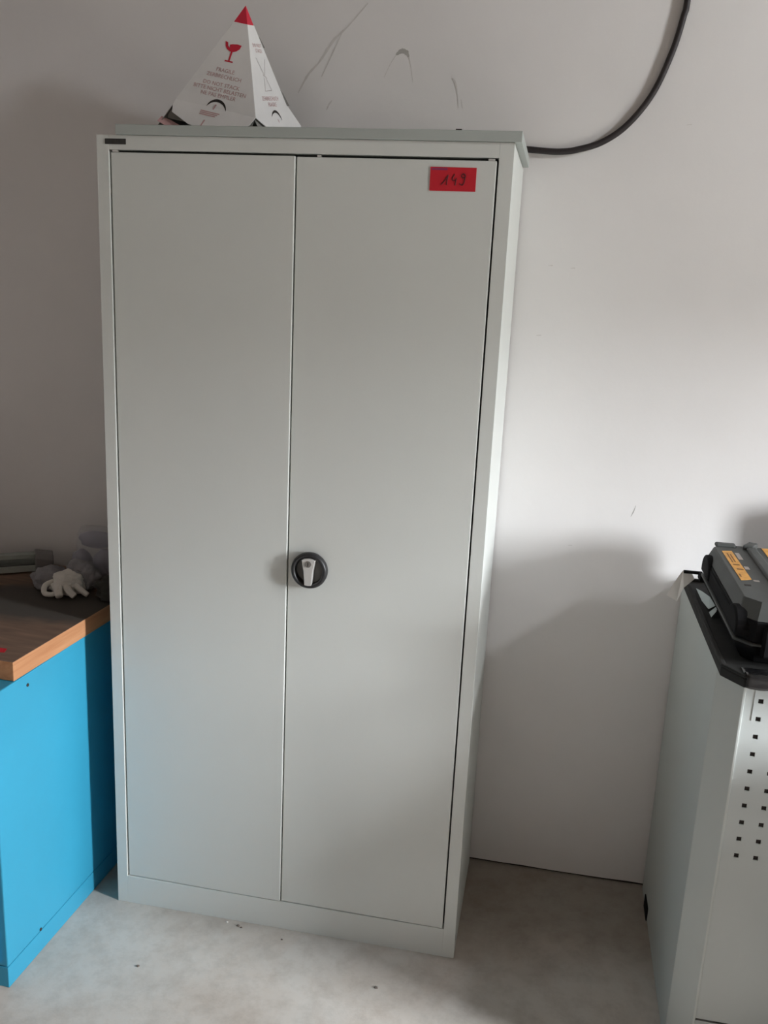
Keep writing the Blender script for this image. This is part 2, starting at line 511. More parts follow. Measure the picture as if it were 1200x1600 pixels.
dl = obj('door', door(0.0320, 0.4558, 0.0032, -0.0018, 0.0835, 1.9150), M['steel'], cab, bevel=0.0016, seg=3)
dr = obj('door', door(0.4588, 0.8840, 0.0020, -0.0012, 0.0835, 1.9140), M['steel'], cab, bevel=0.0016, seg=3)
for (x0, x1, z) in ((0.036, 0.048, 1.9152), (0.866, 0.880, 1.9142), (0.5035, 0.5115, 1.9142)):
    obj('hinge_pin', box(((x0, 0.001, z), (x1, 0.012, z + 0.0045))), M['alu'], cab, bevel=0.001)
obj('badge', box(((0.0206, -0.0014, 1.9308), (0.0702, 0.0, 1.9424))), M['badge'], cab, bevel=0.0006)
# round lock
lx, lz = 0.5140, 0.9995
ring = bmesh.new()
n = 48
prof = [(0.0400, 0.0), (0.0436, -0.004), (0.0440, -0.012), (0.0420, -0.0180), (0.0385, -0.0205), (0.0345, -0.0190), (0.0318, -0.0120), (0.0314, -0.005)]
rings = [[Vector((lx + r * math.cos(2 * math.pi * k / n), y, lz + r * math.sin(2 * math.pi * k / n))) for k in range(n)] for r, y in prof]
loft(ring, rings, cap=False)
rs = obj('lock_rosette', ring, M['black'], cab, smooth=60)
bm = bmesh.new(); disc(bm, (lx, lz), 0.0318, -0.0065, 0.0, 40)
obj('dish', bm, M['dish'], rs)
bm = bmesh.new()
gp = [(-0.0165, 0.0285), (-0.009, 0.0312), (0, 0.0322), (0.009, 0.0312), (0.0165, 0.0285), (0.0112, 0.0), (0.0085, -0.0345), (0, -0.0355), (-0.0085, -0.0345), (-0.0112, 0.0)]
loft(bm, [[Vector((lx + x, -0.006, lz + z)) for x, z in gp], [Vector((lx + x * 0.97, -0.0235, lz + z * 0.97)) for x, z in gp]])
gr = obj('turn_grip', bm, M['alu'], rs, bevel=0.001)
bm = bmesh.new(); disc(bm, (lx, lz + 0.0185), 0.0078, -0.0252, -0.020, 24)
obj('lock_cylinder', bm, M['chrome'], rs, bevel=0.0008)
obj('keyhole', box(((lx - 0.0009, -0.0256, lz + 0.0140), (lx + 0.0009, -0.0240, lz + 0.0230))), M['black'], rs)
# lot sticker with the handwritten number
st = obj('sticker', box(((0.7478, -0.0017, 1.8530), (0.8438, -0.0002, 1.8998))), M['red'], cab)
st['label'] = 'bright red paper sticker with handwritten number 149'
strokes = [
    [(0.7715, 1.8650), (0.7790, 1.8735), (0.7855, 1.8845)], [(0.7857, 1.8845), (0.7840, 1.8745), (0.7832, 1.8650)],
    [(0.7992, 1.8865), (0.7960, 1.8805), (0.7950, 1.8752), (0.7985, 1.8742), (0.8025, 1.8758)], [(0.8035, 1.8790), (0.8020, 1.8720), (0.8012, 1.8645)],
    [(0.8215, 1.8838), (0.8188, 1.8872), (0.8150, 1.8862), (0.8142, 1.8820), (0.8170, 1.8795), (0.8208, 1.8815), (0.8214, 1.8845), (0.8203, 1.8760), (0.8190, 1.8690), (0.8160, 1.8655), (0.8120, 1.8670), (0.8105, 1.8690)]]
bm = bmesh.new()
for s in strokes:
    tube(bm, [(x, -0.0009, z) for x, z in catmull([(a, b, 0) for a, b in s], 5) for x, z in [(x, z)]] if False else
         [(p.x, -0.0018, p.y) for p in catmull([(a, b, 0) for a, b in s], 5)], 0.00125, 6)
obj('handwriting', bm, M['ink'], st)
obj('printed_line', box(((0.7500, -0.00195, 1.8938), (0.7835, -0.0015, 1.8980))), M['violet'], st)

# ------------------------------------------------------------------ loose shelf panel on top
sp = thing('shelf_panel', 'loose grey steel shelf panel lying on top of the cabinet, pushed over its right edge', 'shelf panel', (0.49, 0.19, H))
obj('sheet', box(((0.0475, -0.006, H + 0.0005), (0.9325, 0.385, H + 0.0215))), M['steel_panel'], sp, bevel=0.0015)
obj('notch_mark', box(((0.796, -0.0050, H + 0.0214), (0.808, 0.004, H + 0.0235))), M['gap'], sp)  # dark notch in the top edge, drawn as a small raised block

# ------------------------------------------------------------------ cardboard pallet cone
apex = Vector((0.2724, 0.2, 2.2599))
Mx = Euler((-0.0117, 0.2783, -0.8885)).to_matrix()
SL = 0.662
edges = [Mx @ Vector((SL * math.cos(a), SL * math.sin(a), -1.0)) for a in [0, math.pi / 2, math.pi, 1.5 * math.pi]]
top_z = H + 0.0218
cone = thing('warning_pyramid', 'white cardboard warning pyramid with red tip and broken glass symbol on the cabinet top', 'cardboard pyramid', (0.22, 0.24, top_z))
TIP = 0.0400


def face_basis(i, j):
    """u to the right seen from outside, d down the slope, n outwards; i left edge, j right edge"""
    u = (edges[j] - edges[i]).normalized(); d = ((edges[i] + edges[j]) / 2).normalized()
    nrm = u.cross(-d).normalized()
    if nrm.dot(edges[i] + edges[j]) < 0 and abs(nrm.dot(edges[i])) > 1e-6:
        nrm = -nrm
    return u, d, nrm


def fp(i, j, uu, dd, lift=0.0):
    u, d, nr = face_basis(i, j)
    axis = Mx @ Vector((0, 0, -1))
    if nr.dot(d - axis * d.dot(axis)) < 0:
        nr = -nr
    return apex + u * uu + d * dd + nr * lift


def poly(pts):
    bm = bmesh.new()
    pts = [Vector((p.x, p.y, max(p.z, top_z + 0.0012))) for p in pts]
    bm.faces.new([bm.verts.new(p) for p in pts])
    bmesh.ops.triangulate(bm, faces=bm.faces[:])
    return bm


HW = 0.4240                                     # half width per metre down the slope
# front-left face (edges 3 and 0) and right face (edges 0 and 1): body, skirt with clipped corners
F, G = (3, 0), (0, 1)
fold = 0.2395


def SK(d):
    """how far a skirt flap stands out of the plane of its panel, d down the slope"""
    return max(0.0, (d - fold) * 0.22)


faceL = poly([fp(*F, -HW * TIP, TIP), fp(*F, HW * TIP, TIP), fp(*F, HW * fold, fold), fp(*F, -HW * fold, fold)])
pl = obj('side_panel', faceL, M['card'], cone, solid=0.0016)
faceR = poly([fp(*G, -HW * TIP, TIP), fp(*G, HW * TIP, TIP), fp(*G, HW * 0.2066, 0.2066), fp(*G, 0.10, 0.2195), fp(*G, HW * fold, fold), fp(*G, -HW * fold, fold)])
pr_ = obj('side_panel', faceR, M['card'], cone, solid=0.0016)
# skirts bend a little outwards below the fold
skL = poly([fp(*F, -HW * fold, fold), fp(*F, HW * fold, fold), fp(*F, 0.0948, 0.2600, SK(0.26)), fp(*F, 0.060, 0.2900, SK(0.29)), fp(*F, 0.0, 0.2960, SK(0.296)), fp(*F, -0.0483, 0.2918, SK(0.2918)), fp(*F, -0.0978, 0.2725, SK(0.2725)), fp(*F, -0.1032, 0.2554, SK(0.2554))])
sL = obj('skirt_flap', skL, M['card'], cone, solid=0.0016)
skR = poly([fp(*G, -HW * fold, fold), fp(*G, HW * fold, fold), fp(*G, 0.10, 0.2195), fp(*G, 0.149, 0.263, 0.0), fp(*G, 0.112, 0.300, 0.002), fp(*G, -0.020, 0.2930, 0.002), fp(*G, -0.0658, 0.2576, 0.001)])
sR = obj('skirt_flap', skR, M['card'], cone, solid=0.0016)


def down_to(p, e, z):
    return p + e * ((z - p.z) / e.z)


for i, j in ((1, 2), (2, 3)):                   # the two panels at the back reach down to the shelf panel
    a = apex + edges[i] * (TIP / 0.93); b = apex + edges[j] * (TIP / 0.93)
    obj('back_panel', poly([a, b, down_to(b, edges[j], top_z + 0.001) + Vector((0.004, 0, 0)) * (j == 3), down_to(a, edges[i], top_z + 0.001)]), M['card_in'], cone, solid=0.0016)
# slivers of the back flap showing past the right edge
for a, b, wv in ((0.052, 0.086, 0.007), (0.168, 0.214, 0.009)):
    p0 = fp(*G, HW * a, a, -0.002); p1 = fp(*G, HW * b, b, -0.002)
    out = Vector((0.95, 0.30, 0.05))
    obj('back_tab', poly([p0, p0 * 0.6 + p1 * 0.4 + out * wv * 0.7, p1 + out * wv, p1]), M['card_in'], cone, solid=0.001)
# clipped corner: dark sheets painting the shade inside, and a folded tab lying on the shelf panel
obj('shaded_inside', poly([fp(*F, -0.098, 0.236, -0.006), fp(*F, 0.098, 0.236, -0.006), fp(*F, 0.098, 0.290, -0.006), fp(*F, -0.112, 0.284, -0.006), fp(*F, -0.118, 0.268, -0.008)]), M['card_in'], cone, solid=0.001)
obj('shaded_inside', poly([fp(*G, -0.100, 0.236, -0.006), fp(*G, 0.0, 0.236, -0.006), fp(*G, 0.0, 0.288, -0.006), fp(*G, -0.080, 0.288, -0.006)]), M['card_in'], cone, solid=0.001)
tabp = obj('folded_tab', poly([fp(*F, -0.127, 0.284, -0.004), fp(*F, -0.098, 0.2890, -0.003), fp(*F, -0.070, 0.2965, -0.002), fp(*F, -0.11, 0.304, 0.002), fp(*F, -0.131, 0.298, 0.002)]), M['pinkprint'], cone, solid=0.0012)
# red tip
bm = bmesh.new()
av = bm.verts.new(apex + (apex - (apex + edges[0] + edges[2])).normalized() * 0.0012)
ring_v = [bm.verts.new(apex + e * (TIP / ((edges[0] + edges[3]) / 2).length) * 1.025) for e in edges]
for k in range(4):
    bm.faces.new((av, ring_v[k], ring_v[(k + 1) % 4]))
bm.faces.new(ring_v)
o = obj('red_tip', bm, M['redprint'], cone)
o['label'] = 'bright red painted tip of the pyramid'


def nrm_of(f):
    return (fp(*f, 0, 0.1, 1.0) - fp(*f, 0, 0.1, 0.0)).normalized()


def face_poly(f, pts, lift=0.0014):
    return poly([fp(*f, a, b, lift + (SK(b) if f == F else 0.0)) for a, b in pts])


def face_text(f, body, size, uu, dd):
    u, d, _ = face_basis(*f)
    return text_bm(body, size, fp(*f, uu, dd), u, -d, nrm_of(f), 0.0013)


# broken glass symbol
bowl = [(-0.0225, 0.0865), (-0.0155, 0.0880), (-0.0125, 0.0960), (-0.0075, 0.0995), (-0.0095, 0.0925), (-0.0035, 0.0905), (0.0085, 0.0885), (0.0195, 0.0895), (0.0170, 0.0985), (0.0105, 0.1045), (0.0035, 0.1075), (-0.0045, 0.1075), (-0.0130, 0.1040), (-0.0190, 0.0975)]
bm = merge(face_poly(F, bowl), face_poly(F, [(-0.0025, 0.107), (0.0022, 0.107), (0.0010, 0.129), (-0.0026, 0.129)]),
           face_poly(F, [(-0.0105, 0.1285), (0.0090, 0.1285), (0.0098, 0.1315), (-0.0112, 0.1315)]))
obj('glass_symbol', bm, M['redprint'], pl)
obj('print', merge(face_text(F, 'FRAGILE', 0.0125, -0.002, 0.1525), face_text(F, 'ZERBRECHLICH', 0.0125, -0.001, 0.1665),
                   face_text(F, 'DO NOT STACK', 0.0125, -0.002, 0.1855), face_text(F, 'BITTE NICHT BELASTEN', 0.0125, -0.002, 0.1980),
                   face_text(F, 'NE PAS EMPILER', 0.0125, -0.002, 0.2105)), M['pinkprint'], pl)['kind'] = 'stuff'
obj('print', merge(face_text(G, 'DO NOT', 0.0115, 0.004, 0.0835), face_text(G, 'STACK', 0.0115, 0.006, 0.0950),
                   face_text(G, 'ZERBRECHLICH', 0.0130, 0.004, 0.1985), face_text(G, 'FRAGILE', 0.0130, 0.007, 0.2120)), M['pinkprint'], pr_)['kind'] = 'stuff'


def line_poly(f, a, b, wv=0.0007):
    dx, dy = b[0] - a[0], b[1] - a[1]; L = math.hypot(dx, dy)
    nx_, ny_ = -dy / L * wv, dx / L * wv
    return face_poly(f, [(a[0] + nx_, a[1] + ny_), (b[0] + nx_, b[1] + ny_), (b[0] - nx_, b[1] - ny_), (a[0] - nx_, a[1] - ny_)])


obj('diagram', merge(line_poly(G, (-0.020, 0.110), (0.004, 0.148)), line_poly(G, (0.028, 0.112), (0.006, 0.146)), line_poly(G, (-0.004, 0.146), (0.014, 0.154)),
                     line_poly(G, (0.000, 0.154), (-0.014, 0.182)), line_poly(G, (0.008, 0.154), (0.024, 0.180)), line_poly(G, (-0.014, 0.182), (0.024, 0.180))), M['cardgrey'], pr_)


def crescent(f, cu, cd, r, thick, a0, a1):
    outer, inner = [], []
    for k in range(15):
        a = R(a0 + (a1 - a0) * k / 14)
        t = thick * math.sin(math.pi * k / 14) ** 0.7
        outer.append((cu + r * math.cos(a), cd - r * math.sin(a)))
        inner.append((cu + (r - t) * math.cos(a), cd - (r - t) * math.sin(a)))
    bm = bmesh.new()
    ov = [bm.verts.new(fp(*f, x, y, 0.0012)) for x, y in outer]; iv = [bm.verts.new(fp(*f, x, y, 0.0012)) for x, y in inner]
    for k in range(14):
        bm.faces.new((ov[k], ov[k + 1], iv[k + 1], iv[k]))
    return bm


obj('thumb_slot', crescent(F, 0.002, 0.244, 0.0255, 0.0065, 5, 170), M['gap'], pl)
obj('thumb_slot', crescent(G, 0.012, 0.254, 0.0300, 0.0060, 5, 150), M['gap'], pr_)
obj('print', merge(line_poly(F, (0.000, 0.231), (-0.004, 0.244), 0.0016)), M['pinkprint'], pl)['kind'] = 'stuff'
obj('print', merge(*[line_poly(F, (-0.032, 0.252 + 0.0042 * k), (0.016 - 0.004 * k, 0.252 + 0.0042 * k), 0.0013) for k in range(3)],
                   line_poly(F, (-0.013, 0.273), (-0.017, 0.290), 0.0016)), M['pinkprint'], sL)['kind'] = 'stuff'
obj('print', merge(line_poly(G, (0.016, 0.244), (0.026, 0.262), 0.0013)), M['pinkprint'], sR)

# ------------------------------------------------------------------ cable on the wall
bm = bmesh.new()
pts = [(0.50, 0.4165, 2.004), (0.70, 0.4165, 2.001), (0.84, 0.4165, 1.999), (0.918, 0.4165, 1.997), (0.98, 0.4165, 1.993), (1.012, 0.4165, 1.9935), (1.042, 0.4165, 1.998), (1.10, 0.4165, 2.016), (1.156, 0.4165, 2.056),
       (1.208, 0.4165, 2.127), (1.242, 0.4165, 2.218), (1.258, 0.4165, 2.292), (1.263, 0.4165, 2.34), (1.268, 0.4165, 2.60), (1.268, 0.4165, 3.10)]
tube(bm, catmull(pts, 8), 0.0075, 12)
tag(obj('power_cable', bm, M['cable'], smooth=0), 'thick black cable curving down the white wall behind the cabinet top', 'cable')

# ------------------------------------------------------------------ blue drawer cabinet and worktop at the left
YAW = -R(2.64)
BC = (-0.1012, -0.352, 0.0)                      # bottom front right corner of the blue cabinet
blue = thing('drawer_cabinet', 'bright blue steel drawer cabinet under the wooden worktop, left of the grey cabinet', 'cabinet', BC, YAW)
obj('housing', box(((-0.62, 0.0, 0.0575), (0.0, 0.76, 0.7495)),), M['blue'], blue, local=True, bevel=0.003)
obj('plinth', box(((-0.62, 0.0, 0.0), (0.0, 0.76, 0.0560))), M['blue'], blue, local=True, bevel=0.002)
for z0, z1 in ((0.066, 0.235), (0.240, 0.41), (0.415, 0.585), (0.59, 0.73)):
    dw = obj('drawer', box(((-0.60, -0.012, z0), (-0.020, 0.0, z1))), M['bluedark'], blue, local=True, bevel=0.002)
    obj('handle', box(((-0.58, -0.026, z1 - 0.025), (-0.04, -0.0121, z1 - 0.008))), M['dish'], dw, local=True, bevel=0.003)
for y, z in ((0.130, 0.722), (0.130, 0.0625)):
    bm = bmesh.new(); disc(bm, (0, 0), 0.0042, -0.0005, 0.0012, 12)
    bm.transform(Matrix.Translation((0, y, z)) @ Matrix.Rotation(R(-90), 4, 'Z') @ Matrix.Identity(4))
    bm.transform(Matrix.Translation((0.0003, 0, 0)))
    obj('screw_hole', bm, M['gap'], blue, local=True)
WT = (-0.0985, -0.2690, 0.751)
top = thing('worktop', 'worn brown wooden worktop with dark oil stain and bright orange cut edge', 'worktop', WT, -R(3.6))
bm = bmesh.new()
bx(bm, (-1.6, 0.0, 0.0), (0.0, 0.655, 0.046))
for f in bm.faces:
    f.material_index = 0 if f.calc_center_median().z > 0.0455 else 1
wtop = obj('board', bm, [M['woodtop'], M['woodedge']], top, local=True, bevel=0.0012)
bm = bmesh.new(); prism(bm, [(-0.115, 0.030), (-0.052, 0.041), (-0.060, 0.062), (-0.12, 0.058)], 0.0461, 0.0465)
o = obj('sticker', bm, M['red'], top, local=True); o['label'] = 'small red paper sticker near the front corner'

# metal bar tool at the wall
TOPZ = 0.7972
tool = thing('clamp_bar', 'grey metal bar tool with dark slot and end block at the back of the worktop', 'tool', (-0.492, 0.291, TOPZ), R(33))
obj('rail', box(((-0.40, -0.030, 0.006), (0.095, -0.024, 0.022)), ((-0.40, 0.018, 0.006), (0.095, 0.024, 0.050)), ((-0.40, -0.030, 0.004), (0.095, 0.024, 0.010)),
                ((-0.40, -0.006, 0.036), (0.095, 0.024, 0.050))), M['rail'], tool, local=True, bevel=0.0015)
obj('slide_rod', box(((-0.40, -0.020, 0.0102), (0.094, -0.010, 0.022))), M['dish'], tool, local=True, bevel=0.002)
bm = bmesh.new()
loft(bm, [[Vector((0.095, y, z)) for y, z in ((-0.034, 0.0), (0.028, 0.0), (0.028, 0.056), (-0.022, 0.056), (-0.034, 0.044))],
          [Vector((0.145, y, z)) for y, z in ((-0.034, 0.0), (0.028, 0.0), (0.028, 0.048), (-0.022, 0.048), (-0.034, 0.034))]])
obj('end_block', bm, M['railend'], tool, local=True, bevel=0.003)
obj('foot', box(((-0.11, -0.034, 0.0), (-0.085, 0.026, 0.006))), M['railend'], tool, local=True)

# crumpled gloves / rags
g1 = thing('work_glove', 'crumpled off-white cotton work glove with grey cuff on the wooden worktop', 'glove', (-0.225, 0.20, TOPZ), 0.0)
bm = bmesh.new(); lump(bm, (-0.222, 0.190, TOPZ + 0.026), (0.046, 0.038, 0.034), 3.1, 0.22, 1.8, 4, 0.72)
obj('palm', bm, M['rag'], g1, smooth=0)
for pts, r in (([(-0.258, 0.180, TOPZ + 0.032), (-0.270, 0.156, TOPZ + 0.026), (-0.262, 0.138, TOPZ + 0.012), (-0.240, 0.134, TOPZ + 0.011), (-0.226, 0.146, TOPZ + 0.016)], 0.0075),
               ([(-0.232, 0.168, TOPZ + 0.034), (-0.224, 0.142, TOPZ + 0.026), (-0.212, 0.128, TOPZ + 0.010)], 0.0125),
               ([(-0.215, 0.165, TOPZ + 0.032), (-0.194, 0.146, TOPZ + 0.022), (-0.176, 0.142, TOPZ + 0.010)], 0.0100),
               ([(-0.200, 0.180, TOPZ + 0.034), (-0.172, 0.166, TOPZ + 0.022), (-0.150, 0.165, TOPZ + 0.009)], 0.0085)):
    bm = bmesh.new(); P = catmull(pts, 5)
    tube(bm, P, [r * (1 - 0.25 * (i / len(P)) ** 3) for i in range(len(P))], 10)
    obj('finger', bm, M['rag'], g1, smooth=0)
bm = bmesh.new(); lump(bm, (-0.288, 0.215, TOPZ + 0.026), (0.048, 0.042, 0.036), 8.2, 0.25, 1.9, 4, 0.7)
lump(bm, (-0.200, 0.232, TOPZ + 0.034), (0.046, 0.032, 0.044), 5.7, 0.28, 2.2, 4, 0.72)
o = obj('cuff', bm, M['raggrey'], g1, smooth=0); o['label'] = 'grey knitted cuff'
bm = bmesh.new(); lump(bm, (-0.075, 0.205, TOPZ + 0.025), (0.060, 0.052, 0.036), 1.4, 0.30, 2.4, 4, 0.64)
tag(obj('rag', bm, M['ragdark'], smooth=0), 'crumpled dark rag on the worktop, between the white glove and the grey cabinet', 'rag')

# clear bag with packets
bag = thing('plastic_bag', 'clear plastic bag of grey-blue packets standing on the worktop beside the grey cabinet', 'bag', (-0.19, 0.34, TOPZ))
bm = bmesh.new()
rings = []
for k in range(13):
    t = k / 12
    z = TOPZ + 0.001 + 0.148 * t
    rx = 0.098 - 0.030 * t + 0.006 * math.sin(9 * t); ry = 0.060 - 0.040 * t ** 1.5
    row = []
    for a in range(28):
        th = 2 * math.pi * a / 28
        kk = 1 + 0.10 * noise.noise(Vector((math.cos(th) * 2.2, math.sin(th) * 2.2, t * 5)))
        row.append(Vector((-0.205 + 0.018 * t + rx * kk * math.copysign(abs(math.cos(th)) ** 0.7, math.cos(th)), 0.340 + ry * kk * math.copysign(abs(math.sin(th)) ** 0.7, math.sin(th)), z + 0.006 * noise.noise(Vector((th, t * 3, 2))) * t)))
    rings.append(row)
loft(bm, rings)
obj('film', bm, M['film'], bag, smooth=0)
for c, s, rz in (((-0.262, 0.342, TOPZ + 0.040), (0.030, 0.024, 0.038), 0.2), ((-0.190, 0.338, TOPZ + 0.044), (0.034, 0.026, 0.043), -0.2), ((-0.215, 0.343, TOPZ + 0.112), (0.052, 0.020, 0.025), 0.1)):
    bm = bmesh.new(); lump(bm, (0, 0, 0), (1, 1, 1), c[0] * 50, 0.14, 1.6, 3)
    bm.transform(Matrix.Translation(c) @ Matrix.Rotation(rz, 4, 'Z') @ Matrix.Diagonal((*s, 1)))
    obj('packet', bm, M['packet'], bag, smooth=0)

# ------------------------------------------------------------------ grey workbench at the right
BX, BY, BT = 1.420, -0.150, 0.938
PX, PY = 1.466, -0.200
wb = thing('tool_workbench', 'light grey steel workbench with perforated front panel, standing against the wall at the right', 'workbench', (1.90, 0.1, 0))
obj('side_panel', box(((BX, BY, 0.0), (BX + 0.004, 0.415, BT)), ((BX + 0.004, 0.411, 0.0), (2.42, 0.415, BT)), ((2.416, -0.2, 0.0), (2.42, 0.411, BT))), M['bench'], wb, bevel=0.001)
bm = bmesh.new(); prism(bm, [(BX, BY - 0.0005), (PX - 0.001, PY), (PX + 0.004, PY), (PX + 0.004, PY + 0.03), (BX + 0.03, BY + 0.02), (BX + 0.004, BY + 0.006)], 0.0, BT)
obj('corner_post', bm, M['bench'], wb, bevel=0.001)
obj('top_rail', box(((PX + 0.0045, PY - 0.002, 0.914), (2.415, PY + 0.02, BT))), M['perf'], wb, bevel=0.0012)
# front panel with square holes cut right through
bm = bmesh.new()
hp, hs = 0.0384, 0.0098
c0x, c0z = 1.5015, 0.5345
xsL = [PX + 0.0045]; zsL = [0.120]
for k in range(23):
    xsL += [c0x + hp * k - hs / 2, c0x + hp * k + hs / 2]
xsL.append(2.412)
for k in range(10):
    zsL += [c0z + hp * 1.014 * k - hs / 2, c0z + hp * 1.014 * k + hs / 2]
zsL.append(0.911)
V = {}
YF = PY + 0.0035


def gv(i, k, y):
    key = (i, k, y)
    if key not in V:
        V[key] = bm.verts.new((xsL[i], y, zsL[k]))
    return V[key]


for i in range(len(xsL) - 1):
    for k in range(len(zsL) - 1):
        hole = i % 2 == 1 and k % 2 == 1
        if not hole:
            bm.faces.new((gv(i, k, YF), gv(i + 1, k, YF), gv(i + 1, k + 1, YF), gv(i, k + 1, YF)))
        else:
            cs = [(i, k), (i + 1, k), (i + 1, k + 1), (i, k + 1)]
            for a in range(4):
                p, q = cs[a], cs[(a + 1) % 4]
                bm.faces.new((gv(*p, YF), gv(*q, YF), gv(*q, YF + 0.0025), gv(*p, YF + 0.0025)))
cs = [(0, 0), (len(xsL) - 1, 0), (len(xsL) - 1, len(zsL) - 1), (0, len(zsL) - 1)]
fpn = obj('perforated_panel', bm, M['perf'], wb)
fpn['label'] = 'white perforated front panel with rows of square holes'
obj('panel_backing', box(((PX + 0.006, YF + 0.0035, 0.121), (2.410, YF + 0.006, 0.910))), M['gap'], wb)
obj('seam_bead', box(((1.4885, YF - 0.0012, 0.842), (1.4898, YF + 0.0001, 0.910))), M['perf'], fpn)
obj('plinth', box(((PX + 0.0045, PY + 0.004, 0.0), (2.412, PY + 0.02, 0.114))), M['perf'], wb, bevel=0.001)
obj('rubber_foot', box(((BX - 0.0035, 0.270, 0.0), (BX - 0.0002, 0.335, 0.040))), M['caseblk'], wb, bevel=0.002)

# worktop mat with a clipped corner
mt = thing('rubber_bench_top', 'dark grey rubber bench top with clipped corner and raised rim on the right workbench', 'bench top', (1.90, 0.05, BT))
ol = [(1.412, -0.218), (1.448, -0.266), (2.44, -0.266), (2.44, 0.352), (1.412, 0.352)]
bm = bmesh.new(); prism(bm, ol, BT + 0.0005, BT + 0.0200)
obj('slab', bm, M['mat'], mt, bevel=0.003)
il = [(1.422, -0.214), (1.453, -0.256), (2.43, -0.256), (2.43, 0.342), (1.422, 0.342)]
bm = bmesh.new()
lo_o = [bm.verts.new((x, y, BT + 0.0195)) for x, y in ol]; hi_o = [bm.verts.new((x, y, BT + 0.0265)) for x, y in ol]
lo_i = [bm.verts.new((x, y, BT + 0.0195)) for x, y in il]; hi_i = [bm.verts.new((x, y, BT + 0.0265)) for x, y in il]
for k in range(5):
    j = (k + 1) % 5
    bm.faces.new((lo_o[k], lo_o[j], hi_o[j], hi_o[k])); bm.faces.new((hi_o[k], hi_o[j], hi_i[j], hi_i[k])); bm.faces.new((hi_i[k], hi_i[j], lo_i[j], lo_i[k])); bm.faces.new((lo_i[k], lo_i[j], lo_o[j], lo_o[k]))
obj('rim', bm, M['mat'], mt, bevel=0.002)
MZ = BT + 0.0202

# black bin liner crumpled before the case and hanging over the front rim
bm = bmesh.new()
nxb, nyb = 64, 26
grid = []
for i in range(nxb + 1):
    row = []
    for j in range(nyb + 1):
        x = 1.451 + 0.54 * i / nxb
        w1 = noise.noise(Vector((x * 26, j * 0.35, 1.3))); w2 = abs(noise.noise(Vector((x * 60, j * 0.5, 5.1))))
        if j < 6:                                  # hanging part, before the rim
            y = -0.2690 - 0.0030 * abs(w1) - 0.0015 * w2
            z = BT + 0.003 + 0.004 * w1 + (0.0255 - 0.003) * j / 6
        else:
            t = (j - 6) / (nyb - 6)
            y = -0.2670 + 0.054 * t
            lip = 1.0 - min(1.0, max(0.0, (y + 0.253) / 0.012))
            edge = min(i / 5, (nxb - i) / 5, (nyb - j) / 5, 1.0)
            z = MZ + 0.0012 + 0.0075 * lip + edge * (0.006 * abs(w1) + 0.007 * w2)
        row.append(bm.verts.new((x, y, z)))
    grid.append(row)
for i in range(nxb):
    for j in range(nyb):
        bm.faces.new((grid[i][j], grid[i + 1][j], grid[i + 1][j + 1], grid[i][j + 1]))
tag(obj('bin_liner', bm, M['bag'], smooth=0, solid=0.0006), 'shiny black plastic sheet crumpled over the front rim of the right bench top', 'plastic sheet')

# tool case
CZ = MZ + 0.005
cx0, cx1, cy0, cy1 = 1.440, 1.636, -0.205, 0.275
case = thing('tool_case', 'dark grey plastic tool case with orange labels on its lid, on the right workbench', 'tool case', (1.538, 0.03, CZ))


def rrect(x0, x1, y0, y1, z, c):
    return [Vector(p) for p in ((x0 + c, y0, z), (x1 - c, y0, z), (x1, y0 + c, z), (x1, y1 - c, z), (x1 - c, y1, z), (x0 + c, y1, z), (x0, y1 - c, z), (x0, y0 + c, z))]


LZ = 1.082
bm = bmesh.new()
loft(bm, [rrect(cx0 + 0.018, cx1 - 0.018, cy0 + 0.018, cy1 - 0.018, CZ, 0.02), rrect(cx0 + 0.004, cx1 - 0.004, cy0 + 0.004, cy1 - 0.004, CZ + 0.022, 0.03), rrect(cx0, cx1, cy0, cy1, CZ + 0.040, 0.03)])
obj('base_shell', bm, M['caseblk'], case, bevel=0.003)
bm = bmesh.new()
loft(bm, [rrect(cx0 - 0.006, cx1 + 0.006, cy0 - 0.006, cy1 + 0.006, CZ + 0.0405, 0.03), rrect(cx0 - 0.006, cx1 + 0.006, cy0 - 0.006, cy1 + 0.006, CZ + 0.0460, 0.03)])
obj('seam_rim', bm, M['case'], case, bevel=0.002)
bm = bmesh.new()
loft(bm, [rrect(cx0 - 0.001, cx1 + 0.001, cy0 - 0.001, cy1 + 0.001, CZ + 0.0465, 0.03), rrect(cx0, cx1, cy0, cy1, CZ + 0.0895, 0.03)])
obj('lid_wall', bm, M['caseblk'], case, bevel=0.002)
bm = bmesh.new()
loft(bm, [rrect(cx0 + 0.0005, cx1 - 0.0005, cy0 + 0.001, cy1 - 0.001, CZ + 0.090, 0.03), rrect(cx0 + 0.013, cx1 - 0.013, cy0 + 0.040, cy1 - 0.006, LZ, 0.03)])
lid = obj('lid', bm, M['case'], case, bevel=0.003)
